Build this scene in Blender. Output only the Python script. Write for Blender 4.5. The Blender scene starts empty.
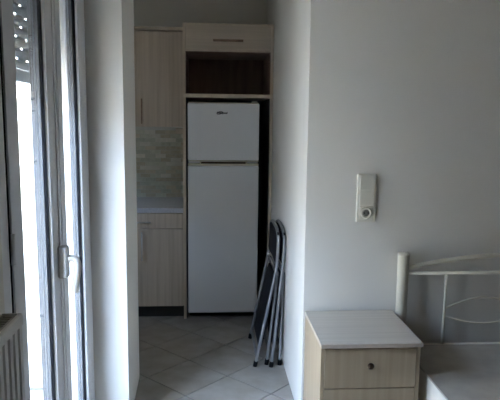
import bpy, bmesh, math, random
from mathutils import Vector, Matrix
random.seed(7)
scene = bpy.context.scene
C = scene.collection

# ------------------------------------------------------------------ camera
CAM_H, F_PX, PITCH, ROLL, YAW = 1.544, 573.35, 0.1397, 0.0112, 0.0682
fwd = Vector((math.sin(YAW)*math.cos(PITCH), math.cos(YAW)*math.cos(PITCH), -math.sin(PITCH)))
r0 = Vector((math.cos(YAW), -math.sin(YAW), 0)); u0 = r0.cross(fwd)
cr, sr = math.cos(ROLL), math.sin(ROLL)
right = cr*r0 + sr*u0; up = -sr*r0 + cr*u0
cam = bpy.data.cameras.new('camera'); cam.sensor_width = 36; cam.sensor_fit = 'HORIZONTAL'
cam.lens = 36*F_PX/500; cam.clip_start = 0.05
cam_o = bpy.data.objects.new('camera', cam); C.objects.link(cam_o)
M4 = Matrix((right, up, -fwd)).transposed().to_4x4(); M4.translation = (0, 0, CAM_H)
cam_o.matrix_world = M4
scene.camera = cam_o

# ------------------------------------------------------------------ sky and exposure
SKY = 43.0
w = bpy.data.worlds.new('overcast_sky'); scene.world = w; w.use_nodes = True
bg = w.node_tree.nodes['Background']; bg.inputs[0].default_value = (0.51, 0.675, 1.0, 1); bg.inputs[1].default_value = SKY
vs = scene.view_settings
vs.view_transform = 'Standard'; vs.look = 'None'; vs.gamma = 1; vs.use_curve_mapping = False; vs.exposure = 0.0

sun = bpy.data.lights.new('sun', 'SUN'); sun.energy = 56.0; sun.angle = 0.009; sun.color = (1.0, 0.85, 0.62)
sun_o = bpy.data.objects.new('sun', sun); C.objects.link(sun_o)
sun_o.rotation_euler = Vector((-0.12, 0.45, -0.88)).to_track_quat('-Z', 'Y').to_euler()   # over the roof on to the balcony, not into the room

def portal(name, loc, rot, sx, sy):
    l = bpy.data.lights.new(name, 'AREA'); l.shape = 'RECTANGLE'; l.size = sx; l.size_y = sy
    l.cycles.is_portal = True
    o = bpy.data.objects.new(name, l); C.objects.link(o); o.location = loc; o.rotation_euler = rot

# ------------------------------------------------------------------ helpers
def new_bm(): return bmesh.new()
def box(bm, x0, x1, y0, y1, z0, z1, bev=0.0, seg=2):
    t = bmesh.new()
    v = [t.verts.new((x, y, z)) for x in (x0, x1) for y in (y0, y1) for z in (z0, z1)]
    for f in ((0,1,3,2),(4,6,7,5),(0,4,5,1),(2,3,7,6),(0,2,6,4),(1,5,7,3)): t.faces.new([v[i] for i in f])
    if bev > 0:
        bmesh.ops.bevel(t, geom=t.edges[:], offset=bev, segments=seg, profile=0.5, affect='EDGES')
    bmesh.ops.recalc_face_normals(t, faces=t.faces[:])
    merge(bm, t)
    return bm
def merge(bm, t):
    me = bpy.data.meshes.new('tmp'); t.to_mesh(me); t.free(); bm.from_mesh(me); bpy.data.meshes.remove(me)
def prism(bm, poly, a0, a1, axis='Z', bev=0.0):
    """poly: list of 2D points; extruded along axis. Z:(x,y) Y:(x,z) X:(y,z)"""
    t = bmesh.new()
    def P(p, a):
        return {'Z': (p[0], p[1], a), 'Y': (p[0], a, p[1]), 'X': (a, p[0], p[1])}[axis]
    A = [t.verts.new(P(p, a0)) for p in poly]; B = [t.verts.new(P(p, a1)) for p in poly]
    t.faces.new(A); t.faces.new(B[::-1]); n = len(poly)
    for i in range(n): t.faces.new((A[i], A[(i+1) % n], B[(i+1) % n], B[i]))
    if bev: bmesh.ops.bevel(t, geom=t.edges[:], offset=bev, segments=1, affect='EDGES')
    bmesh.ops.recalc_face_normals(t, faces=t.faces[:])
    merge(bm, t); return bm
def spline(pts, n=8):
    pts = [Vector(p) for p in pts]; out = []
    for i in range(len(pts)-1):
        p0 = pts[max(i-1, 0)]; p1 = pts[i]; p2 = pts[i+1]; p3 = pts[min(i+2, len(pts)-1)]
        for k in range(n):
            t = k/n
            out.append(0.5*((2*p1)+(p2-p0)*t+(2*p0-5*p1+4*p2-p3)*t*t+(3*p1-p0-3*p2+p3)*t**3))
    out.append(pts[-1]); return out
def tube(bm, pts, r, seg=10, flat=None):
    t = bmesh.new(); pts = [Vector(p) for p in pts]; rings = []; N = None
    for i, p in enumerate(pts):
        d = (pts[min(i+1, len(pts)-1)]-pts[max(i-1, 0)]).normalized()
        if N is None:
            N = d.orthogonal().normalized()
        else:
            N = (N-d*N.dot(d)).normalized()
        Bn = d.cross(N)
        rings.append([t.verts.new(p+r*(math.cos(2*math.pi*k/seg)*N+math.sin(2*math.pi*k/seg)*Bn)) for k in range(seg)])
    for a, b in zip(rings, rings[1:]):
        for k in range(seg): t.faces.new((a[k], a[(k+1) % seg], b[(k+1) % seg], b[k]))
    t.faces.new(rings[0][::-1]); t.faces.new(rings[-1])
    for f in t.faces: f.smooth = len(f.verts) == 4
    bmesh.ops.recalc_face_normals(t, faces=t.faces[:])
    merge(bm, t); return bm
def lathe(bm, prof, loc, axis='Z', seg=20, sgn=1):
    """prof: (radius, along) pairs"""
    t = bmesh.new(); rings = []
    for r, a in prof:
        ring = []
        for k in range(seg):
            c, s = r*math.cos(2*math.pi*k/seg), r*math.sin(2*math.pi*k/seg)
            v = {'Z': (c, s, a*sgn), 'Y': (c, a*sgn, s), 'X': (a*sgn, c, s)}[axis]
            ring.append(t.verts.new(Vector(v)+Vector(loc)))
        rings.append(ring)
    for a, b in zip(rings, rings[1:]):
        for k in range(seg):
            f = t.faces.new((a[k], a[(k+1) % seg], b[(k+1) % seg], b[k])); f.smooth = True
    t.faces.new(rings[0][::-1]); t.faces.new(rings[-1])
    bmesh.ops.remove_doubles(t, verts=t.verts[:], dist=1e-6)
    bmesh.ops.recalc_face_normals(t, faces=t.faces[:])
    merge(bm, t); return bm

WL = {}
def mesh_obj(name, me, m, parent, loc):
    o = bpy.data.objects.new(name, me); C.objects.link(o)
    if not me.materials: me.materials.append(m)
    base = WL[parent] if parent is not None else Vector((0, 0, 0))
    o.parent = parent; o.location = Vector(loc)-base; WL[o] = Vector(loc)
    return o
def obj(name, bm, m, parent=None):
    xs = [v.co for v in bm.verts]
    lo = Vector([min(c[i] for c in xs) for i in range(3)]); hi = Vector([max(c[i] for c in xs) for i in range(3)])
    loc = Vector(((lo.x+hi.x)/2, (lo.y+hi.y)/2, lo.z))
    bmesh.ops.translate(bm, verts=bm.verts[:], vec=-loc)
    me = bpy.data.meshes.new(name); bm.to_mesh(me); bm.free()
    return mesh_obj(name, me, m, parent, loc)
def tag(o, label=None, cat=None, group=None, kind=None):
    if label: o['label'] = label
    if cat: o['category'] = cat
    if group: o['group'] = group
    if kind: o['kind'] = kind
    return o
def thing(name, label, cat, loc, group=None, kind=None):
    o = bpy.data.objects.new(name, None); C.objects.link(o); o.location = loc; o.empty_display_size = 0.1
    WL[o] = Vector(loc); return tag(o, label, cat, group, kind)
def struct(name, bm, m, label, cat):
    return tag(obj(name, bm, m), label, cat, None, 'structure')

# ------------------------------------------------------------------ materials
def mat(name, col, rough=0.5, metal=0.0, spec=0.5):
    m = bpy.data.materials.new(name); m.use_nodes = True
    b = m.node_tree.nodes['Principled BSDF']
    b.inputs['Base Color'].default_value = (*col, 1); b.inputs['Roughness'].default_value = rough
    b.inputs['Metallic'].default_value = metal; b.inputs['Specular IOR Level'].default_value = spec
    return m
def nodes(m): return m.node_tree.nodes, m.node_tree.links, m.node_tree.nodes['Principled BSDF']
def noisy(name, c1, c2, scale=(8, 8, 8), rough=0.6, detail=4, bump=0.0, metal=0.0, coord='Object', spec=0.5, pos=(0.35, 0.65), bscale=None):
    m = mat(name, c1, rough, metal, spec); n, l, b = nodes(m)
    tc = n.new('ShaderNodeTexCoord'); mp = n.new('ShaderNodeMapping'); mp.inputs['Scale'].default_value = scale
    nz = n.new('ShaderNodeTexNoise'); nz.inputs['Scale'].default_value = 1; nz.inputs['Detail'].default_value = detail
    rp = n.new('ShaderNodeValToRGB'); rp.color_ramp.elements[0].position, rp.color_ramp.elements[1].position = pos
    rp.color_ramp.elements[0].color = (*c1, 1); rp.color_ramp.elements[1].color = (*c2, 1)
    l.new(tc.outputs[coord], mp.inputs[0]); l.new(mp.outputs[0], nz.inputs[0]); l.new(nz.outputs[0], rp.inputs[0]); l.new(rp.outputs[0], b.inputs['Base Color'])
    if bump:
        bp = n.new('ShaderNodeBump'); bp.inputs['Strength'].default_value = bump; bp.inputs['Distance'].default_value = 0.002
        if bscale:
            n2 = n.new('ShaderNodeTexNoise'); n2.inputs['Scale'].default_value = bscale; l.new(tc.outputs[coord], n2.inputs[0]); l.new(n2.outputs[0], bp.inputs['Height'])
        else: l.new(nz.outputs[0], bp.inputs['Height'])
        l.new(bp.outputs[0], b.inputs['Normal'])
    return m
M = {}
M['plaster'] = noisy('white_plaster', (0.74, 0.71, 0.65), (0.77, 0.74, 0.675), (1.3, 1.3, 1.3), 0.75, bump=0.15, bscale=160)
M['taupe'] = noisy('taupe_plaster', (0.26, 0.215, 0.165), (0.29, 0.24, 0.19), (1.3, 1.3, 1.3), 0.8, bump=0.15, bscale=160)  # unseen walls only; dark tone put in to cut bounce light
M['ceiling'] = noisy('ceiling_paint', (0.70, 0.67, 0.60), (0.73, 0.70, 0.63), (1, 1, 1), 0.8)
M['wood_v'] = noisy('ash_laminate_upright', (0.50, 0.41, 0.315), (0.60, 0.505, 0.40), (55, 55, 1.6), 0.45, bump=0.05)
M['wood_x'] = noisy('ash_laminate_crosswise', (0.52, 0.43, 0.33), (0.60, 0.505, 0.40), (1.6, 60, 60), 0.42, bump=0.05)
M['night_v'] = noisy('nightstand_ash_upright_shaded', (0.36, 0.28, 0.185), (0.41, 0.325, 0.22), (55, 55, 1.6), 0.5, bump=0.05)  # same ash as the top, shade of front and sides put into the colour
M['night_x'] = noisy('nightstand_ash_crosswise_lit', (0.50, 0.435, 0.355), (0.56, 0.495, 0.41), (1.6, 60, 60), 0.42, bump=0.05)  # same ash, light falling on the top put into a paler colour
M['kitchen_paint'] = noisy('kitchen_white_paint', (0.84, 0.81, 0.74), (0.87, 0.84, 0.77), (1.3, 1.3, 1.3), 0.7)  # kitchen walls only; paler than the plaster to lift the dim light there
M['edge'] = noisy('beech_edging', (0.56, 0.46, 0.35), (0.64, 0.54, 0.42), (20, 20, 2), 0.45)
M['brown_in'] = noisy('brown_inner_panel', (0.17, 0.10, 0.075), (0.23, 0.145, 0.11), (20, 20, 2), 0.6)
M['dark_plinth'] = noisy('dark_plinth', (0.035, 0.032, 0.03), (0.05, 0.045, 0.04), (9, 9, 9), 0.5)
M['white_enamel'] = noisy('white_enamel', (0.87, 0.87, 0.86), (0.89, 0.89, 0.88), (2, 2, 2), 0.28, bump=0.03, bscale=220)
M['cream_plastic'] = noisy('yellowed_plastic', (0.62, 0.57, 0.42), (0.68, 0.63, 0.48), (6, 6, 6), 0.4)
M['black'] = noisy('black_rubber', (0.004, 0.004, 0.005), (0.007, 0.007, 0.008), (12, 12, 12), 0.85, spec=0.1)
M['ink'] = mat('dark_emblem_ink', (0.02, 0.025, 0.035), 0.35)
M['pvc'] = noisy('white_pvc', (0.78, 0.78, 0.79), (0.82, 0.82, 0.83), (5, 5, 1), 0.3)
M['dark_profile'] = noisy('dark_sash_profile', (0.075, 0.078, 0.08), (0.09, 0.093, 0.095), (9, 9, 2), 0.6)  # darker than the white inner profile
M['handle_pvc'] = noisy('beige_handle_plastic', (0.55, 0.53, 0.49), (0.60, 0.58, 0.54), (14, 14, 14), 0.4)
M['shutter'] = noisy('grey_shutter_plastic', (0.30, 0.32, 0.32), (0.36, 0.38, 0.38), (4, 4, 4), 0.5)
M['rad'] = noisy('radiator_enamel', (0.62, 0.60, 0.55), (0.66, 0.64, 0.59), (4, 4, 4), 0.4)
M['rad_dark'] = noisy('radiator_grille_dark', (0.30, 0.29, 0.25), (0.36, 0.34, 0.30), (30, 30, 30), 0.6)  # darker tone for the top grille and fins
M['cream'] = noisy('cream_painted_steel', (0.71, 0.66, 0.54), (0.75, 0.70, 0.58), (10, 10, 10), 0.4)
M['steel'] = noisy('grey_steel_tube', (0.19, 0.195, 0.205), (0.25, 0.255, 0.265), (15, 15, 4), 0.4, metal=0.5)
M['chrome'] = noisy('brushed_nickel', (0.5, 0.5, 0.5), (0.58, 0.58, 0.58), (60, 60, 60), 0.3, metal=0.9)
M['vinyl'] = noisy('black_vinyl', (0.007, 0.007, 0.010), (0.012, 0.012, 0.016), (40, 40, 40), 0.75, bump=0.2, spec=0.15)
M['bronze'] = noisy('dark_bronze', (0.05, 0.03, 0.016), (0.085, 0.052, 0.028), (60, 60, 60), 0.3, metal=0.6)
M['bar_handle'] = noisy('brown_bar_handle', (0.22, 0.14, 0.09), (0.30, 0.20, 0.13), (30, 30, 30), 0.4)
M['worktop'] = noisy('grey_worktop', (0.50, 0.50, 0.53), (0.60, 0.60, 0.63), (90, 90, 90), 0.35)
M['grout'] = noisy('floor_grout', (0.10, 0.095, 0.09), (0.14, 0.135, 0.13), (30, 30, 30), 0.85)
M['wall_grout'] = noisy('wall_grout', (0.50, 0.49, 0.44), (0.55, 0.54, 0.48), (30, 30, 30), 0.85)
M['fabric'] = noisy('grey_beige_ticking', (0.36, 0.325, 0.275), (0.41, 0.37, 0.315), (12, 12, 12), 0.9, bump=0.3, bscale=500)
M['fabric_side'] = noisy('cream_border_cloth', (0.70, 0.66, 0.58), (0.76, 0.72, 0.64), (12, 12, 12), 0.9, bump=0.3, bscale=500)
M['switch'] = noisy('ivory_switch_plastic', (0.72, 0.68, 0.58), (0.76, 0.72, 0.62), (8, 8, 8), 0.4)
M['ground'] = noisy('dusty_paving', (0.26, 0.22, 0.17), (0.32, 0.28, 0.22), (0.3, 0.3, 0.3), 0.9)
M['added_facade'] = noisy('pale_render', (0.40, 0.37, 0.32), (0.46, 0.43, 0.38), (0.4, 0.4, 0.4), 0.9)
M['well'] = noisy('shaded_socket_plastic', (0.22, 0.20, 0.17), (0.26, 0.24, 0.20), (8, 8, 8), 0.5)  # switch plastic darkened; the shade of the recess is in the colour
M['concrete'] = noisy('pale_balcony_stone', (0.62, 0.61, 0.58), (0.70, 0.69, 0.66), (3, 3, 3), 0.8)
# glazed floor tile: pale marbled grey, each tile a shade of its own
def tile_mat(name, c1, c2, scale, rough, jitter):
    m = noisy(name, c1, c2, scale, rough, detail=6, pos=(0.3, 0.72)); n, l, b = nodes(m)
    oi = n.new('ShaderNodeObjectInfo'); mr = n.new('ShaderNodeMapRange'); mr.inputs['To Min'].default_value = 1-jitter; mr.inputs['To Max'].default_value = 1+jitter
    hs = n.new('ShaderNodeHueSaturation'); l.new(oi.outputs['Random'], mr.inputs['Value']); l.new(mr.outputs[0], hs.inputs['Value'])
    rp = [x for x in n if x.type == 'VALTORGB'][0]; l.new(rp.outputs[0], hs.inputs['Color']); l.new(hs.outputs[0], b.inputs['Base Color'])
    mp = [x for x in n if x.type == 'MAPPING'][0]; cb = n.new('ShaderNodeCombineXYZ'); mm = n.new('ShaderNodeMath'); mm.operation = 'MULTIPLY'; mm.inputs[1].default_value = 50
    l.new(oi.outputs['Random'], mm.inputs[0]); l.new(mm.outputs[0], cb.inputs[0]); l.new(mm.outputs[0], cb.inputs[1]); l.new(cb.outputs[0], mp.inputs['Location'])
    return m
M['floor_tile'] = tile_mat('marbled_floor_tile', (0.30, 0.27, 0.235), (0.40, 0.365, 0.325), (7, 7, 7), 0.22, 0.04)
M['mosaic_a'] = tile_mat('mosaic_sand', (0.44, 0.385, 0.27), (0.53, 0.47, 0.34), (40, 40, 40), 0.3, 0.12)
M['mosaic_b'] = tile_mat('mosaic_sage', (0.42, 0.42, 0.32), (0.52, 0.52, 0.41), (40, 40, 40), 0.3, 0.12)
M['mosaic_c'] = tile_mat('mosaic_ivory', (0.56, 0.53, 0.44), (0.65, 0.62, 0.52), (40, 40, 40), 0.3, 0.08)
# window glass: mirror share by angle over a clear body
g = bpy.data.materials.new('window_glass'); g.use_nodes = True; n, l = g.node_tree.nodes, g.node_tree.links
n.remove(n['Principled BSDF']); out = n['Material Output']
tr = n.new('ShaderNodeBsdfTransparent'); tr.inputs[0].default_value = (0.97, 0.985, 0.98, 1)
gl = n.new('ShaderNodeBsdfGlossy'); gl.inputs['Roughness'].default_value = 0.01; gl.inputs[0].default_value = (0.9, 0.9, 0.9, 1)
lw = n.new('ShaderNodeLayerWeight'); pw = n.new('ShaderNodeMath'); pw.operation = 'POWER'; pw.inputs[1].default_value = 5
ma = n.new('ShaderNodeMath'); ma.operation = 'MULTIPLY_ADD'; ma.inputs[1].default_value = 0.96; ma.inputs[2].default_value = 0.04
mx = n.new('ShaderNodeMixShader')
l.new(lw.outputs['Facing'], pw.inputs[0]); l.new(pw.outputs[0], ma.inputs[0]); l.new(ma.outputs[0], mx.inputs[0]); l.new(tr.outputs[0], mx.inputs[1]); l.new(gl.outputs[0], mx.inputs[2]); l.new(mx.outputs[0], out.inputs[0])
M['glass'] = g

# ------------------------------------------------------------------ shell
XL, XR, YB, YW, YJ, XP, XJN, XJF = -0.575, 3.40, -2.90, 2.746, 3.32, 0.462, -0.410, -0.430
YK, YKB, XKL, ZC = 4.313, 4.913, -0.95, 2.75
XKF = -2.2
Y_D0, Y_D1, Z_D = 1.585, 2.742, 2.28          # balcony door opening
bm = new_bm()
box(bm, XL-0.2, XL, YB, Y_D0, 0, ZC); box(bm, XL-0.2, XL, Y_D0, YW, Z_D, ZC)
struct('wall_left', bm, M['plaster'], 'white plastered wall holding the balcony door and the radiator', 'wall')
struct('wall_front', box(new_bm(), XP, XR+0.12, YW, YW+0.15, 0, ZC), M['plaster'], 'plain white wall behind the bed head and nightstand', 'wall')
struct('wall_passage', box(new_bm(), XP, XP+0.15, YW+0.15, YKB+0.12, 0, ZC), M['plaster'], 'white passage wall the folded chairs lean against', 'wall')
struct('wall_pier', prism(new_bm(), [(XL-0.2, YW), (XJN, YW), (XJF, YJ), (XL-0.2, YJ)], 0, ZC), M['plaster'], 'white wall pier between balcony door and kitchen opening', 'wall')
struct('wall_right', box(new_bm(), XR, XR+0.12, YB, YW, 0, ZC), M['taupe'], 'unseen bedroom wall right of the bed, made taupe to cut bounce light', 'wall')
bm = box(new_bm(), XL-0.2, XR+0.12, YB-0.2, YB, 0, ZC)
struct('wall_back', bm, M['taupe'], 'unseen bedroom wall opposite the bed head, made taupe to cut bounce light', 'wall')
struct('wall_kitchen', box(new_bm(), XKF-0.12, XP, YKB, YKB+0.12, 0, ZC), M['kitchen_paint'], 'white kitchen wall behind the cabinets and the fridge', 'wall')
KW0, KW1, KZ0, KZ1 = -1.74, -1.32, 1.22, 1.62
bm = new_bm(); box(bm, XKF-0.12, XKF, YJ-0.12, YKB, 0, ZC); box(bm, XKF, KW0, YJ-0.12, YJ, 0, ZC); box(bm, KW1, XL-0.2, YJ-0.12, YJ, 0, ZC)
box(bm, KW0, KW1, YJ-0.12, YJ, 0, KZ0); box(bm, KW0, KW1, YJ-0.12, YJ, KZ1, ZC)
struct('wall_kitchen_left', bm, M['kitchen_paint'], 'white kitchen walls past the pier with an added unseen window', 'wall')
win = thing('added_window_1', 'unseen kitchen window past the pier, added to brighten the kitchen', 'window', ((KW0+KW1)/2, YJ-0.06, KZ0), None, 'structure')  # unseen window, added to let more light on to the kitchen fronts
bm = new_bm()
for a_ in ((KW0, KW0+0.04, KZ0, KZ1), (KW1-0.04, KW1, KZ0, KZ1), (KW0+0.04, KW1-0.04, KZ0, KZ0+0.04), (KW0+0.04, KW1-0.04, KZ1-0.04, KZ1)):
    box(bm, a_[0], a_[1], YJ-0.09, YJ-0.03, a_[2], a_[3], 0.003, 1)
obj('window_frame', bm, M['pvc'], win)
obj('pane', box(new_bm(), KW0+0.04, KW1-0.04, YJ-0.062, YJ-0.058, KZ0+0.04, KZ1-0.04), M['glass'], win)
portal('added_window_portal', ((KW0+KW1)/2, YJ-0.11, (KZ0+KZ1)/2), (math.radians(90), 0, 0), KW1-KW0, KZ1-KZ0)
def new_bm_ceiling():
    bm = new_bm(); box(bm, XL-0.2, XR+0.12, YB-0.2, YJ-0.12, ZC, ZC+0.15); box(bm, XKF-0.12, XR+0.12, YJ-0.12, YKB+0.12, ZC, ZC+0.15); return bm
struct('ceiling', new_bm_ceiling(), M['ceiling'], 'plain white ceiling over bedroom and kitchen', 'ceiling')
bm = new_bm(); box(bm, XL-0.2, XR+0.12, YB-0.2, YJ-0.12, -0.12, -0.004); box(bm, XKF-0.12, XP+0.15, YJ-0.12, YKB+0.12, -0.12, -0.004)
floor = struct('floor', bm, M['grout'], 'floor of pale marbled tiles laid diagonally with dark joints', 'floor')
# floor tiles
TS, OX, OY = 0.3415, -0.1427, 3.5423; s = TS/math.sqrt(2); gap = 0.0035*math.sqrt(2)
def clip(poly, ax, val, keep_gt):
    res = []
    for i in range(len(poly)):
        a, b = poly[i], poly[(i+1) % len(poly)]
        ia = (a[ax] >= val) if keep_gt else (a[ax] <= val); ib = (b[ax] >= val) if keep_gt else (b[ax] <= val)
        if ia: res.append(a)
        if ia != ib:
            t = (val-a[ax])/(b[ax]-a[ax]); res.append(tuple(a[k]+t*(b[k]-a[k]) for k in range(2)))
    return res
tile_me = None
for u in range(-14, 34):
    for v in range(-34, 14):
        cx = OX+(u+v+1)*s; cy = OY+(v-u)*s
        x0, x1, y0, y1 = (XL-0.05, XR+0.02, YB-0.02, 9) if cy < YJ-0.03 else (XKF-0.02, XP+0.02, YJ-0.05 if cx < XJF-0.1 else -9, YKB+0.02)
        if cy > YW+0.1: x1 = XP+0.02
        if cy > YW+0.1 and cy < YJ-0.03: x0 = XJF-0.03
        h = s-gap
        poly = [(cx-h, cy), (cx, cy-h), (cx+h, cy), (cx, cy+h)]
        cl = poly
        for ax, val, gt in ((0, x0, True), (0, x1, False), (1, y0, True), (1, y1, False)):
            if cl: cl = clip(cl, ax, val, gt)
        if len(cl) < 3: continue
        ar = abs(sum(cl[i][0]*cl[(i+1) % len(cl)][1]-cl[(i+1) % len(cl)][0]*cl[i][1] for i in range(len(cl))))/2
        if ar < 0.0015: continue
        full = ar > 2*h*h*0.999
        if full and tile_me:
            mesh_obj('tile', tile_me, M['floor_tile'], floor, (cx, cy, -0.006))
        else:
            t = bmesh.new()
            A = [t.verts.new((p[0], p[1], -0.006)) for p in cl]; B = [t.verts.new((cx+(p[0]-cx)*0.994, cy+(p[1]-cy)*0.994, 0.0)) for p in cl]
            t.faces.new(B)
            for i in range(len(cl)): t.faces.new((A[i], A[(i+1) % len(cl)], B[(i+1) % len(cl)], B[i]))
            bmesh.ops.recalc_face_normals(t, faces=t.faces[:])
            if full:
                bmesh.ops.translate(t, verts=t.verts[:], vec=(-cx, -cy, 0.006))
                tile_me = bpy.data.meshes.new('tile'); t.to_mesh(tile_me); t.free()
                mesh_obj('tile', tile_me, M['floor_tile'], floor, (cx, cy, -0.006))
            else:
                obj('tile', t, M['floor_tile'], floor)

# ------------------------------------------------------------------ balcony door
X0 = XL+0.003                     # inner face of the sashes
door = thing('door_1', 'white double-leaf glazed balcony door with beige lever handle', 'door', (XL-0.04, (Y_D0+Y_D1)/2, 0), None, 'structure')
bm = new_bm()
XF0, XF1 = XL-0.075, XL-0.002
box(bm, XF0, XF1, Y_D0, 1.652, 0.0, Z_D, 0.003, 1); box(bm, XF0, XF1, 2.655, Y_D1, 0.0, Z_D, 0.003, 1)
box(bm, XF0, XF1, 1.652, 2.655, Z_D-0.07, Z_D, 0.003, 1); box(bm, XF0, XF1, 1.652, 2.655, 0.0, 0.03, 0.003, 1)
obj('door_frame', bm, M['pvc'], door)
obj('gasket', box(new_bm(), XL-0.03, XL-0.001, 1.6525, 1.6615, 0.03, Z_D-0.07), M['black'], door)
def sash(y0, y1, s0, s1, side):
    bm = new_bm(); z0, z1 = 0.035, Z_D-0.075; rz = 0.10
    xo, xi = XL-(0.053 if side == 'near' else 0.045), X0
    # stiles and rails; the inner bead slopes a little towards the glass
    xg = X0-0.022; ob = new_bm()
    for a, b, g0, g1 in ((y0, s0, 0, 1), (s1, y1, 1, 0)):
        pl = [(xo, a), (xi, a), (xi, b), (xo, b)]
        if g0 == 0: pl = [(xo, a), (xi, a), (xi, b-0.006), (xi-0.008, b), (xo, b)]
        else: pl = [(xo, a), (xi-0.008, a), (xi, a+0.006), (xi, b), (xo, b)]
        prism(bm, [(max(p[0], xg+0.0055), p[1]) for p in pl], z0, z1, 'Z')
        box(ob, xo, xg+0.005, a, b, z0, z1)
    box(bm, xg+0.0055, xi, s0, s1, z0, z0+rz); box(bm, xg+0.0055, xi, s0, s1, z1-rz, z1)
    box(ob, xo, xg+0.005, s0, s1, z0, z0+rz); box(ob, xo, xg+0.005, s0, s1, z1-rz, z1)
    so = obj('sash', bm, M['pvc'], door)
    tag(obj('outer_profile', ob, M['dark_profile'], so), 'dark outer face of the sash')
    obj('pane', box(new_bm(), xg-0.004, xg, s0-0.004, s1+0.004, z0+rz-0.004, z1-rz+0.004), M['glass'], so)
    gk = new_bm()
    for a, b in ((s0, s0+0.005), (s1-0.005, s1)): box(gk, xg+0.0005, xg+0.013, a, b, z0+rz, z1-rz)
    for a, b in ((z0+rz, z0+rz+0.005), (z1-rz-0.005, z1-rz)): box(gk, xg+0.0005, xg+0.013, s0+0.005, s1-0.005, a, b)
    obj('gasket', gk, M['black'], so)
    rb = new_bm()                                   # ridge on the stile beside the glass
    if side == 'near': box(rb, X0, X0+0.004, y1-0.032, y1-0.004, z0, z1, 0.0015, 1)
    else: box(rb, X0, X0+0.004, y0+0.004, y0+0.014, z0, z1, 0.0015, 1)
    obj('cover_strip', rb, M['pvc'], so)
    return so
sn = sash(1.664, 2.193, 1.765, 2.072, 'near')
sf = sash(2.197, 2.653, 2.286, 2.572, 'far')
for zc in (0.42, 1.165, 1.95):
    b = new_bm(); tube(b, [(X0+0.004, 1.655, zc-0.045), (X0+0.004, 1.655, zc+0.045)], 0.007, 10)
    obj('hinge', b, M['pvc'], sn)
# lever handle on the meeting stile
HY, HZ = 2.150, 1.005
hb = new_bm(); box(hb, X0, X0+0.036, HY-0.022, HY+0.022, HZ-0.062, HZ+0.062, 0.008, 3)
tag(obj('handle_plate', hb, M['handle_pvc'], sn), 'beige oblong backplate of the lever handle')
hl = new_bm()
tube(hl, spline([(X0+0.02, HY, HZ+0.012), (X0+0.050, HY, HZ+0.012), (X0+0.064, HY, HZ+0.004), (X0+0.068, HY, HZ-0.02), (X0+0.062, HY, HZ-0.07), (X0+0.055, HY, HZ-0.118)], 6), 0.014, 10)
tag(obj('lever', hl, M['handle_pvc'], sn), 'beige lever pointing straight down')
portal('door_daylight', (XL-0.10, (Y_D0+Y_D1)/2, Z_D/2), (0, math.radians(-90), 0), Z_D, Y_D1-Y_D0)

# roller shutter, partly lowered
SX = -0.757
sh = thing('roller_shutter', 'grey roller shutter lowered part way outside the balcony door', 'shutter', (SX, (Y_D0+Y_D1)/2, 1.680))
obj('bottom_bar', box(new_bm(), SX-0.007, SX+0.007, Y_D0+0.01, Y_D1-0.01, 1.680, 1.730, 0.003, 1), M['shutter'], sh)
pitch = 0.042; z = 1.732; k = 0
prof = [(SX-0.003, 0.0), (SX+0.003, 0.0), (SX+0.0075, 0.010), (SX+0.0085, 0.019), (SX+0.0065, 0.029), (SX+0.002, 0.034), (SX-0.003, 0.034)]
slat = None
while z < Z_D+0.02:
    if slat is None:
        so = obj('slat', prism(new_bm(), [(x, zz+z) for x, zz in prof], Y_D0+0.012, Y_D1-0.012, 'Y'), M['shutter'], sh); slat = so.data; z_first = z; loc0 = WL[so].copy()
    else: mesh_obj('slat', slat, M['shutter'], sh, loc0+Vector((0, 0, z-z_first)))
    # hooked joint above the slat, broken by small light slots
    jb = new_bm(); y = Y_D0+0.012; off = 0.035 if k % 2 else 0.10
    while y < Y_D1-0.013:
        nxt = Y_D0+off; off += 0.13
        e = min(nxt, Y_D1-0.012)
        if e > y: box(jb, SX-0.002, SX, y, e, z+0.034, z+pitch)
        y = nxt+0.023
    obj('slat_joint', jb, M['shutter'], sh)
    z += pitch; k += 1
bm = new_bm(); box(bm, SX-0.018, SX+0.018, Y_D0-0.004, Y_D0+0.010, 0, Z_D); box(bm, SX-0.018, SX+0.018, Y_D1-0.010, Y_D1+0.003, 0, Z_D)
obj('guide_rail', bm, M['pvc'], sh)
# balcony outside
bm = new_bm(); box(bm, -2.1, XL-0.2, -0.5, 3.2, -0.14, -0.02)
struct('balcony_floor', bm, M['concrete'], 'pale stone balcony floor outside the glazed door', 'balcony')
struct('balcony_parapet', box(new_bm(), -2.1, -1.98, -0.5, 3.2, -0.02, 0.55, 0.01, 1), M['concrete'], 'low pale balcony parapet outside the glazed door', 'parapet')

struct('ground', box(new_bm(), -80, 40, -60, 60, -7.2, -7.0), M['ground'], 'pale paved ground far below the balcony', 'ground')  # unseen ground, added to dim and warm the light from below

# unseen building row added across the street to block low sky light
bm = new_bm(); box(bm, -24, -12.0, -60, 60, -7.0, 5.6); box(bm, -12.0, -11.8, -60, 60, 5.3, 6.3)
fac = struct('added_facade', bm, M['added_facade'], 'unseen pale building row added across the street to block low sky light', 'building')

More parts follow.
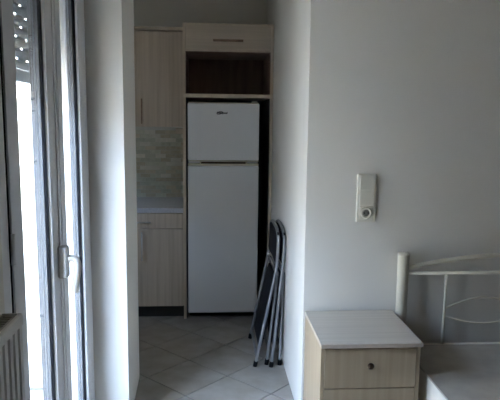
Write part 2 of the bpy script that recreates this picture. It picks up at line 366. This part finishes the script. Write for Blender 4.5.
# ------------------------------------------------------------------ radiator
RX1, RX0, RY1, RZ1, RZ0 = -0.495, -0.560, 1.492, 1.033, 0.12
rad = thing('radiator', 'off-white ribbed panel radiator on the wall beside the balcony door', 'radiator', ((RX0+RX1)/2, 1.0, RZ0))
RY0 = 0.80
fl = 0.036; pts = []; y = RY1-0.012
poly = [(RX1-0.012, RY1-0.004)]
while y-fl > RY0+0.01:
    poly += [(RX1, y), (RX1, y-fl*0.55), (RX1-0.005, y-fl*0.66), (RX1-0.005, y-fl*0.89)]
    y -= fl
poly += [(RX1, y), (RX1-0.012, RY0+0.004)]
back = [(RX1-0.016, RY0+0.004), (RX1-0.016, RY1-0.004)]
obj('front_panel', prism(new_bm(), poly+back, RZ0+0.01, RZ1-0.03, 'Z'), M['rad'], rad)
obj('panel_rim', box(new_bm(), RX1-0.014, RX1+0.001, RY0, RY1, RZ1-0.034, RZ1, 0.004, 1), M['rad'], rad)
obj('panel_rim', box(new_bm(), RX1-0.014, RX1+0.001, RY0, RY1, RZ0, RZ0+0.02, 0.004, 1), M['rad'], rad)
obj('rear_panel', box(new_bm(), RX0, RX0+0.012, RY0, RY1, RZ0, RZ1-0.003, 0.003, 1), M['rad'], rad)
for a, b in ((RY0, RY0+0.004), (RY1-0.004, RY1)):
    obj('side_cover', box(new_bm(), RX0+0.012, RX1-0.014, a, b, RZ0+0.02, RZ1-0.002), M['rad'], rad)
bm = new_bm(); box(bm, RX0+0.0125, RX0+0.020, RY0+0.005, RY1-0.005, RZ1-0.010, RZ1-0.006); box(bm, RX1-0.022, RX1-0.0145, RY0+0.005, RY1-0.005, RZ1-0.010, RZ1-0.006)
y = RY0+0.012
while y < RY1-0.012: box(bm, RX0+0.020, RX1-0.022, y, y+0.006, RZ1-0.010, RZ1-0.006); y += 0.012
obj('top_grille', bm, M['rad_dark'], rad)
bm = new_bm(); y = RY0+0.03
while y < RY1-0.03: box(bm, RX0+0.013, RX1-0.017, y, y+0.002, RZ0+0.05, RZ1-0.05); y += 0.03
obj('convector_fins', bm, M['rad_dark'], rad)
for y in (RY0+0.12, RY1-0.12):
    obj('bracket', box(new_bm(), XL+0.001, RX0, y-0.015, y+0.015, RZ0+0.1, RZ1-0.1), M['rad'], rad)

# ------------------------------------------------------------------ kitchen
def bar_handle(parent, m, p0, p1, stand=0.028, r=0.006):
    bm = new_bm(); a, b = Vector(p0), Vector(p1); d = (b-a).normalized(); off = Vector((0, -stand, 0))
    tube(bm, [a+off, b+off], r, 10)
    for t in (0.14, 0.86):
        q = a+(b-a)*t; tube(bm, [q, q+off], r*0.8, 8)
    return obj('handle', bm, m, parent)
# tall unit round the fridge
TX0, TX1, TZ = -0.210, 0.458, 2.234
tall = thing('fridge_cabinet', 'tall pale wooden kitchen unit framing the white fridge', 'cabinet', ((TX0+TX1)/2, YK+0.3, 0))
YF = YK+0.004
obj('side_panel', box(new_bm(), TX0, TX0+0.020, YF, YKB, 0, TZ, 0.001, 1), M['edge'], tall)
obj('side_panel', box(new_bm(), TX1-0.020, TX1, YF, YKB, 0, TZ, 0.001, 1), M['edge'], tall)
obj('top_panel', box(new_bm(), TX0+0.020, TX1-0.020, YF, YKB, TZ-0.018, TZ, 0.001, 1), M['edge'], tall)
obj('divider', box(new_bm(), TX0+0.020, TX1-0.020, YF+0.024, YKB, 2.036, 2.054, 0.001, 1), M['edge'], tall)
obj('shelf', box(new_bm(), TX0+0.020, TX1-0.020, YF, YKB-0.01, 1.700, 1.728, 0.001, 1), M['edge'], tall)
bm = new_bm(); box(bm, TX0+0.020, TX1-0.020, YKB-0.012, YKB-0.004, 1.728, 2.036)
box(bm, TX0+0.0226, TX1-0.0226, YF+0.026, YKB-0.013, 2.0325, 2.0359); box(bm, TX0+0.0201, TX0+0.0225, YF+0.02, YKB-0.012, 1.728, 2.036); box(bm, TX1-0.0225, TX1-0.0201, YF+0.02, YKB-0.012, 1.728, 2.036)
tag(obj('niche_lining', bm, M['brown_in'], tall), 'brown lining of the open niche')
bm = new_bm(); box(bm, TX1-0.0225, TX1-0.0201, YF+0.03, YKB-0.012, 0.0, 1.699); box(bm, TX0+0.0201, TX0+0.0225, YF+0.03, YKB-0.012, 0.0, 1.699); box(bm, TX0+0.0226, TX1-0.0226, YKB-0.012, YKB-0.004, 0.0, 1.699)  # dark sheets put the deep shade of the bay into colour
tag(obj('bay_shade', bm, M['dark_plinth'], tall), 'dark sheets standing for the deep shade of the fridge bay')
fd = obj('flap_door', box(new_bm(), TX0+0.022, TX1-0.022, YF, YF+0.019, 2.048, TZ-0.008, 0.002, 1), M['wood_x'], tall)
bar_handle(fd, M['bar_handle'], (0.012, YF, 2.110), (0.230, YF, 2.110), r=0.009)
# fridge
FX0, FX1, FZ = -0.176, 0.358, 1.660
fr = thing('fridge', 'white two-door fridge freezer standing inside the tall kitchen unit', 'fridge', ((FX0+FX1)/2, YK+0.3, 0))
yb = YK+0.05
obj('body', box(new_bm(), FX0+0.004, FX1-0.004, yb, YKB-0.04, 0.03, FZ-0.006, 0.006, 2), M['white_enamel'], fr)
for x in (FX0+0.05, FX1-0.05):
    for y in (yb+0.06, YKB-0.1): obj('foot', lathe(new_bm(), [(0.02, 0), (0.02, 0.012), (0.012, 0.014), (0.012, 0.031)], (x, y, 0), seg=12), M['black'], fr)
fz = obj('freezer_door', box(new_bm(), FX0, FX1, YK-0.004, yb-0.003, 1.236, FZ, 0.010, 3), M['white_enamel'], fr)
fdoor = obj('fridge_door', box(new_bm(), FX0, FX1, YK-0.004, yb-0.003, 0.048, 1.196, 0.010, 3), M['white_enamel'], fr)
obj('door_trim', box(new_bm(), FX0+0.002, FX1-0.002, YK-0.006, yb-0.006, 1.229, 1.2355, 0.002, 1), M['cream_plastic'], fz)
tr_ = new_bm(); box(tr_, FX0+0.002, FX1-0.002, YK-0.006, yb-0.006, 1.1965, 1.213, 0.003, 1)
obj('door_trim', tr_, M['cream_plastic'], fdoor)
tr_ = new_bm(); box(tr_, FX0+0.09, FX1-0.09, YK-0.011, YK-0.0065, 1.200, 1.228, 0.002, 1)
gr_ = obj('grip', tr_, M['cream_plastic'], fdoor)
obj('grip_recess_shade', box(new_bm(), FX0+0.10, FX1-0.10, YK-0.0125, YK-0.0111, 1.212, 1.226), M['bronze'], fdoor)  # raised dark strip paints the shade inside the grip groove
obj('top_trim', box(new_bm(), FX0+0.006, FX1-0.006, YK-0.003, yb-0.006, FZ+0.0003, FZ+0.006, 0.002, 1), M['cream_plastic'], fz)
obj('hinge_cap', box(new_bm(), FX1-0.055, FX1-0.015, YK+0.002, yb+0.04, FZ+0.0065, FZ+0.018, 0.003, 1), M['cream_plastic'], fr)
obj('plinth', box(new_bm(), FX0+0.01, FX1-0.01, yb-0.005, yb+0.02, 0.012, 0.045), M['black'], fr)
def text_mesh(txt, size, depth):
    cu = bpy.data.curves.new('t', 'FONT'); cu.body = txt; cu.size = size; cu.align_x = 'CENTER'; cu.align_y = 'CENTER'; cu.extrude = depth; cu.shear = 0.25; cu.offset = 0.0011
    o = bpy.data.objects.new('t', cu); C.objects.link(o)
    me = bpy.data.meshes.new_from_object(o.evaluated_get(bpy.context.evaluated_depsgraph_get()))
    bpy.data.objects.remove(o); bpy.data.curves.remove(cu); return me
LX, LZ = 0.079, 1.589
me = text_mesh('Whirlpool', 0.0185, 0.0006)
t = bmesh.new(); t.from_mesh(me); bpy.data.meshes.remove(me)
bmesh.ops.rotate(t, verts=t.verts[:], cent=(0, 0, 0), matrix=Matrix.Rotation(math.radians(90), 3, 'X'))
bmesh.ops.translate(t, verts=t.verts[:], vec=(LX, YK-0.0046, LZ))
ring = []
for i in range(49):
    a = 2*math.pi*i/48; x = 0.022*math.cos(a); z_ = 0.0085*math.sin(a); c_, s_ = math.cos(0.22), math.sin(0.22)
    ring.append((LX-0.017+x*c_-z_*s_, YK-0.0046, LZ+x*s_+z_*c_))
tube(t, ring, 0.0022, 6)
tag(obj('emblem', t, M['ink'], fz), 'small dark lettered emblem with a swirl ring')
# base unit, worktop, wall unit
BX0, BX1 = -0.918, -0.212
base = thing('base_cabinet', 'pale wooden kitchen base unit with drawer over doors', 'cabinet', ((BX0+BX1)/2, YK+0.3, 0))
bm = new_bm(); yb2 = YK+0.03
box(bm, BX0, BX1, yb2, YKB-0.002, 0.098, 0.834); obj('carcass', bm, M['edge'], base)
obj('plinth', box(new_bm(), BX0, BX1, YK+0.07, YK+0.088, 0, 0.097), M['dark_plinth'], base)
dr = obj('drawer', box(new_bm(), BX0+0.002, BX1-0.003, YK+0.008, YK+0.027, 0.716, 0.830, 0.002, 1), M['wood_v'], base)
bar_handle(dr, M['chrome'], (-0.675, YK+0.008, 0.765), (-0.455, YK+0.008, 0.765))
xm = (BX0+BX1)/2
d1 = obj('cabinet_door', box(new_bm(), xm+0.0015, BX1-0.003, YK+0.008, YK+0.027, 0.102, 0.711, 0.002, 1), M['wood_v'], base)
bar_handle(d1, M['chrome'], (-0.524, YK+0.008, 0.47), (-0.524, YK+0.008, 0.69))
d2 = obj('cabinet_door', box(new_bm(), BX0+0.002, xm-0.0015, YK+0.008, YK+0.027, 0.102, 0.711, 0.002, 1), M['wood_v'], base)
bar_handle(d2, M['chrome'], (-0.606, YK+0.008, 0.47), (-0.606, YK+0.008, 0.69))
tag(obj('worktop', box(new_bm(), XKL+0.001, TX0-0.001, YK-0.002, YKB-0.001, 0.836, 0.874, 0.003, 2), M['worktop']), 'grey speckled worktop on the kitchen base unit', 'worktop')
UZ0, UZ1, YU = 1.478, 2.240, YK+0.28
upc = thing('wall_cabinet', 'pale wooden kitchen wall cabinet above the mosaic splashback', 'cabinet', (xm, YU+0.15, UZ0))
obj('carcass', box(new_bm(), BX0, BX1, YU+0.022, YKB-0.002, UZ0, UZ1-0.026), M['edge'], upc)
obj('cornice', box(new_bm(), BX0, BX1, YU-0.012, YKB-0.002, UZ1-0.024, UZ1, 0.003, 1), M['edge'], upc)
e1 = obj('cabinet_door', box(new_bm(), xm+0.0015-0.012, BX1-0.003, YU, YU+0.019, UZ0, UZ1-0.032, 0.002, 1), M['wood_v'], upc)
bar_handle(e1, M['bar_handle'], (-0.542, YU, 1.50), (-0.542, YU, 1.695))
e2 = obj('cabinet_door', box(new_bm(), BX0+0.002, xm-0.0015-0.012, YU, YU+0.019, UZ0, UZ1-0.032, 0.002, 1), M['wood_v'], upc)
bar_handle(e2, M['bar_handle'], (-0.620, YU, 1.50), (-0.620, YU, 1.695))
# mosaic splashback
spl = tag(obj('splashback', box(new_bm(), XKL, TX0-0.002, YKB-0.006, YKB-0.001, 0.875, 1.476), M['wall_grout']), 'splashback of small sand and sage mosaic strips behind the worktop', 'splashback')
tw, th_ = 0.086, 0.0335; meshes = []
tb = new_bm(); box(tb, -tw/2+0.001, tw/2-0.001, -0.010, -0.0062, -th_/2+0.0012, th_/2-0.0012)
for k in ('a', 'b', 'c'):
    me = bpy.data.meshes.new('mosaic_tile'); tb.to_mesh(me); me.materials.append(M['mosaic_'+k]); meshes.append(me)
tb.free()
row = 0; z = 0.877+th_/2
while z+th_/2 < 1.477:
    x = TX0-0.004-tw/2 - (0.043 if row % 2 else 0)
    while x-tw/2 > XKL:
        mesh_obj('mosaic_tile', meshes[random.choices((0, 1, 2), (4, 4, 3))[0]], None, spl, (x, YKB, z)); x -= tw
    if row % 2:
        hb_ = new_bm(); box(hb_, TX0-0.046, TX0-0.005, YKB-0.010, YKB-0.0062, z-th_/2+0.0012, z+th_/2-0.0012)
        obj('mosaic_tile', hb_, M['mosaic_'+random.choice('abc')], spl)
    z += th_; row += 1
# small socket box under the wall cabinet
so = thing('wall_socket', 'small beige outlet on the splashback under the wall cabinet', 'socket', (-0.262, YKB-0.012, 1.40))
obj('plate', box(new_bm(), -0.30, -0.222, YKB-0.022, YKB-0.0105, 1.42, 1.462, 0.003, 1), M['edge'], so)

# ------------------------------------------------------------------ folded chairs
def folding_chair(p1, p2, y0, y1, label):
    t = thing('folding_chair', label, 'chair', ((p1[0][0]+p2[0][0])/2, (y0+y1)/2, 0), 'folding chairs leaning on the passage wall')
    ym = (y0+y1)/2; top = p1[-1]
    side0 = [(x, y0, z) for x, z in p1]; side1 = [(x, y1, z) for x, z in p1]
    # one tube: near leg, up, rounded hoop over the backrest, far leg
    hoop = [(top[0], y0+0.02, top[1]+0.035), (top[0], y0+0.09, top[1]+0.066), (top[0], ym, top[1]+0.075), (top[0], y1-0.09, top[1]+0.066), (top[0], y1-0.02, top[1]+0.035)]
    b = new_bm(); tube(b, spline(side0+hoop+side1[::-1], 6), 0.0105, 10); obj('main_frame', b, M['steel'], t)
    # rear leg frame, a little narrower
    q0 = [(x, y0+0.026, z) for x, z in p2]; q1 = [(x, y1-0.026, z) for x, z in p2]
    b = new_bm(); tube(b, spline(q0, 5), 0.010, 10); tube(b, spline(q1, 5), 0.010, 10)
    tube(b, [q0[-1], q1[-1]], 0.0085, 8)
    a0 = Vector(q0[0]).lerp(Vector(q0[1]), 0.5); a1 = Vector(q1[0]).lerp(Vector(q1[1]), 0.5); tube(b, [a0, a1], 0.0085, 8)
    obj('rear_frame', b, M['steel'], t)
    b = new_bm(); c0 = Vector(side0[0]).lerp(Vector(side0[1]), 0.25); c1 = Vector(side1[0]).lerp(Vector(side1[1]), 0.25); tube(b, [c0, c1], 0.008, 8)
    obj('stretcher', b, M['steel'], t)
    for P, Q in ((side0[0], side0[1]), (side1[0], side1[1]), (q0[0], q0[1]), (q1[0], q1[1])):
        b = new_bm(); P = Vector(P); Q = Vector(Q); d = (Q-P).normalized(); tube(b, [P-Vector((0, 0, 0)), P+d*0.035], 0.014, 10); obj('foot_cap', b, M['black'], t)
    # seat folded flat between the frames, backrest pad inside the hoop
    def xat(p, z):
        for (xa, za), (xb, zb) in zip(p, p[1:]):
            if za <= z <= zb: return xa+(xb-xa)*(z-za)/(zb-za)
        return p[-1][0]
    def pad(zs, th, inset, dx):
        b = bmesh.new(); n = len(zs); rows = []
        for i, z in enumerate(zs):
            x = xat(p1, z)+dx; e = th*(0.55 if i in (0, n-1) else 1)
            rows.append([b.verts.new((x+sx*e/2, y, z)) for sx, y in ((-0.6, y0+inset), (-1, y0+inset+0.03), (-1, y1-inset-0.03), (-0.6, y1-inset), (0.6, y1-inset), (1, y1-inset-0.03), (1, y0+inset+0.03), (0.6, y0+inset))])
        for a, c in zip(rows, rows[1:]):
            for k in range(8):
                f = b.faces.new((a[k], a[(k+1) % 8], c[(k+1) % 8], c[k])); f.smooth = True
        b.faces.new(rows[0][::-1]); b.faces.new(rows[-1]); bmesh.ops.recalc_face_normals(b, faces=b.faces[:]); return b
    obj('seat', pad([0.10, 0.12, 0.22, 0.32, 0.44, 0.52, 0.56], 0.030, 0.042, 0.014), M['vinyl'], t)
    obj('backrest', pad([0.66, 0.68, 0.74, 0.80, 0.835, 0.855], 0.022, 0.012, 0.0), M['vinyl'], t)
    for y in (y0+0.013, y1-0.013):
        b = new_bm(); xh = xat(p1, 0.62); lathe(b, [(0.004, -0.014), (0.011, -0.013), (0.011, 0.013), (0.004, 0.014)], (xh, y, 0.62), 'Y', 12); obj('pivot', b, M['chrome'], t)
    return t
folding_chair([(0.277, 0.0), (0.324, 0.235), (0.382, 0.525), (0.404, 0.65), (0.412, 0.80)], [(0.353, 0.0), (0.373, 0.195), (0.400, 0.454), (0.4115, 0.60)], 3.43, 3.90, 'grey tube folding chair with black pads, outer one of the folded pair')
folding_chair([(0.378, 0.0), (0.402, 0.228), (0.426, 0.50), (0.440, 0.64), (0.449, 0.80)], [(0.436, 0.0), (0.440, 0.227), (0.445, 0.473), (0.449, 0.60)], 3.42, 3.89, 'grey tube folding chair with black pads, inner one touching the wall')

# ------------------------------------------------------------------ switch plate
SXC, SZ0, SZ1 = 0.758, 1.049, 1.287
sp = thing('switch_plate', 'ivory vertical wall plate with two rockers above a round socket', 'switch', (SXC, YW-0.006, SZ0))
SW = 0.047
obj('plate', box(new_bm(), SXC-SW, SXC+SW, YW-0.012, YW, SZ0, SZ1, 0.003, 2), M['switch'], sp)
for zc in (SZ1-0.045, SZ1-0.118):
    rk = bmesh.new(); prism(rk, [(YW-0.0125, zc-0.032), (YW-0.024, zc-0.032), (YW-0.014, zc+0.032), (YW-0.0125, zc+0.030)], SXC-0.035, SXC+0.035, 'X', 0.001)
    obj('rocker', rk, M['switch'], sp)
zc = SZ1-0.191
b = new_bm(); box(b, SXC-0.033, SXC+0.033, YW-0.0145, YW-0.0122, zc-0.032, zc+0.032, 0.001, 1); sk = obj('socket', b, M['switch'], sp)
b = new_bm(); lathe(b, [(0.029, 0.0), (0.029, 0.006), (0.0205, 0.006), (0.0175, 0.0005)], (SXC, YW-0.0146, zc), 'Y', 24, -1); obj('socket_rim', b, M['switch'], sk)
b = new_bm(); lathe(b, [(0.0165, 0.0), (0.0165, 0.0015)], (SXC, YW-0.0155, zc), 'Y', 24, -1); tag(obj('socket_well', b, M['well'], sk), 'round recess of the socket with its shade in the colour')
b = new_bm()
for dx in (-0.0095, 0.0095): lathe(b, [(0.0032, 0), (0.0032, 0.001)], (SXC+dx, YW-0.0172, zc), 'Y', 10, -1)
obj('pin_holes', b, M['black'], sk)  # flat black discs paint the dark inside of the holes

# ------------------------------------------------------------------ nightstand
NX0, NX1, NY0, NY1, NZ = 0.466, 0.910, 2.292, 2.728, 0.602
ns = thing('nightstand', 'pale wooden nightstand with bronze knob drawers between passage and bed', 'nightstand', ((NX0+NX1)/2, (NY0+NY1)/2, 0))
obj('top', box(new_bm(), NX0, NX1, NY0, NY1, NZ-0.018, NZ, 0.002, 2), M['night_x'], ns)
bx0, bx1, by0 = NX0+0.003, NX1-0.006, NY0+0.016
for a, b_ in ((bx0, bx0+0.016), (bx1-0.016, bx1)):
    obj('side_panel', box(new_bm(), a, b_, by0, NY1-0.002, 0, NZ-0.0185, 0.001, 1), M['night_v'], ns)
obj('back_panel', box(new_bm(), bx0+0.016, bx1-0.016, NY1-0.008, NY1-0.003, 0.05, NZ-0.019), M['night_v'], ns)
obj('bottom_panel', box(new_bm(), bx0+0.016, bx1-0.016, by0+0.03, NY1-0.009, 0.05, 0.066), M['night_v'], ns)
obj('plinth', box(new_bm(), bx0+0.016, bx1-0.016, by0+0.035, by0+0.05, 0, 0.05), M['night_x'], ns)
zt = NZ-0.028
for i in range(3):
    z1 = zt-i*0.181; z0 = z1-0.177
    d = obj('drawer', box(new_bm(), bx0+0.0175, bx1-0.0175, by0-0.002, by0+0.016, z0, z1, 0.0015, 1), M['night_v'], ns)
    b = new_bm(); kx = (bx0+bx1)/2-0.004; kz = z1-0.070
    lathe(b, [(0.006, 0), (0.006, 0.008), (0.013, 0.013), (0.0145, 0.019), (0.011, 0.024), (0.004, 0.0265), (0.0005, 0.027)], (kx, by0-0.002, kz), 'Y', 18, -1)
    tag(obj('knob', b, M['bronze'], d), 'round dark bronze knob')

# ------------------------------------------------------------------ bed
PX0, PX1, PY = 0.945, 2.195, 2.697
XC = (PX0+PX1)/2
bed = thing('bed_frame', 'cream painted metal bed frame with arched headboard against the wall', 'bed', (XC, 1.7, 0))
for x in (PX0, PX1):
    b = new_bm(); lathe(b, [(0.0275, 0), (0.0275, 0.885), (0.0295, 0.887), (0.0295, 0.898), (0.025, 0.903), (0.012, 0.905)], (x, PY, 0), 'Z', 20); obj('headboard_post', b, M['cream'], bed)
    b = new_bm(); lathe(b, [(0.0275, 0), (0.0275, 0.50), (0.025, 0.504), (0.012, 0.506)], (x, 0.66, 0), 'Z', 20); obj('foot_post', b, M['cream'], bed)
hw = (PX1-PX0)/2
arch = [(XC+hw*t, PY, 0.823+0.070*(1-t*t)) for t in [-1+i/12 for i in range(25)]]
b = new_bm(); tube(b, arch, 0.0115, 10); obj('arched_rail', b, M['cream'], bed)
b = new_bm(); tube(b, [(PX0, PY, 0.800), (PX1, PY, 0.800)], 0.0085, 10); obj('headboard_rail', b, M['cream'], bed)
b = new_bm(); tube(b, [(PX0, PY, 0.424), (PX1, PY, 0.424)], 0.0115, 10); obj('headboard_rail', b, M['cream'], bed)
RXA, RXB = 1.166, 2*XC-1.166
for x in (RXA, XC, RXB):
    b = new_bm(); tube(b, [(x, PY, 0.424), (x, PY, 0.800)], 0.0075, 8); obj('upright_rod', b, M['cream'], bed)
for xa, xb in ((RXA, XC), (XC, RXB)):
    for sgn, zc0, am, rr in ((1, 0.615, 0.058, 0.0055), (-1, 0.578, 0.040, 0.004)):
        b = new_bm(); tube(b, [(xa+(xb-xa)*i/20, PY, zc0+sgn*am*math.sin(math.pi*i/20)) for i in range(21)], rr, 8); obj('curved_rod', b, M['cream'], bed)
for x in (PX0+0.012, PX1-0.012):
    obj('side_rail', box(new_bm(), x-0.012, x+0.012, 0.69, 2.668, 0.20, 0.255, 0.003, 1), M['cream'], bed)
obj('foot_rail', box(new_bm(), PX0, PX1, 0.655, 0.675, 0.20, 0.255, 0.003, 1), M['cream'], bed)
for i in range(9):
    y = 0.85+i*0.21; obj('slat', box(new_bm(), PX0+0.024, PX1-0.024, y, y+0.07, 0.222, 0.240), M['edge'], bed)
mt = thing('mattress', 'bare mattress with grey beige top and cream border on the bed', 'mattress', (XC, 1.7, 0.256))
obj('border', box(new_bm(), PX0+0.002, PX1-0.002, 0.70, 2.666, 0.256, 0.432, 0.006, 2), M['fabric_side'], mt)
obj('top_cover', box(new_bm(), PX0+0.006, PX1-0.006, 0.704, 2.662, 0.4322, 0.440, 0.003, 2), M['fabric'], mt)
pts = [(PX0+0.006, 0.704), (PX1-0.006, 0.704), (PX1-0.006, 2.662), (PX0+0.006, 2.662), (PX0+0.006, 0.704)]
b = new_bm()
for a, c in zip(pts, pts[1:]): tube(b, [(a[0], a[1], 0.437), (c[0], c[1], 0.437)], 0.0045, 8)
obj('piping', b, M['fabric'], mt)
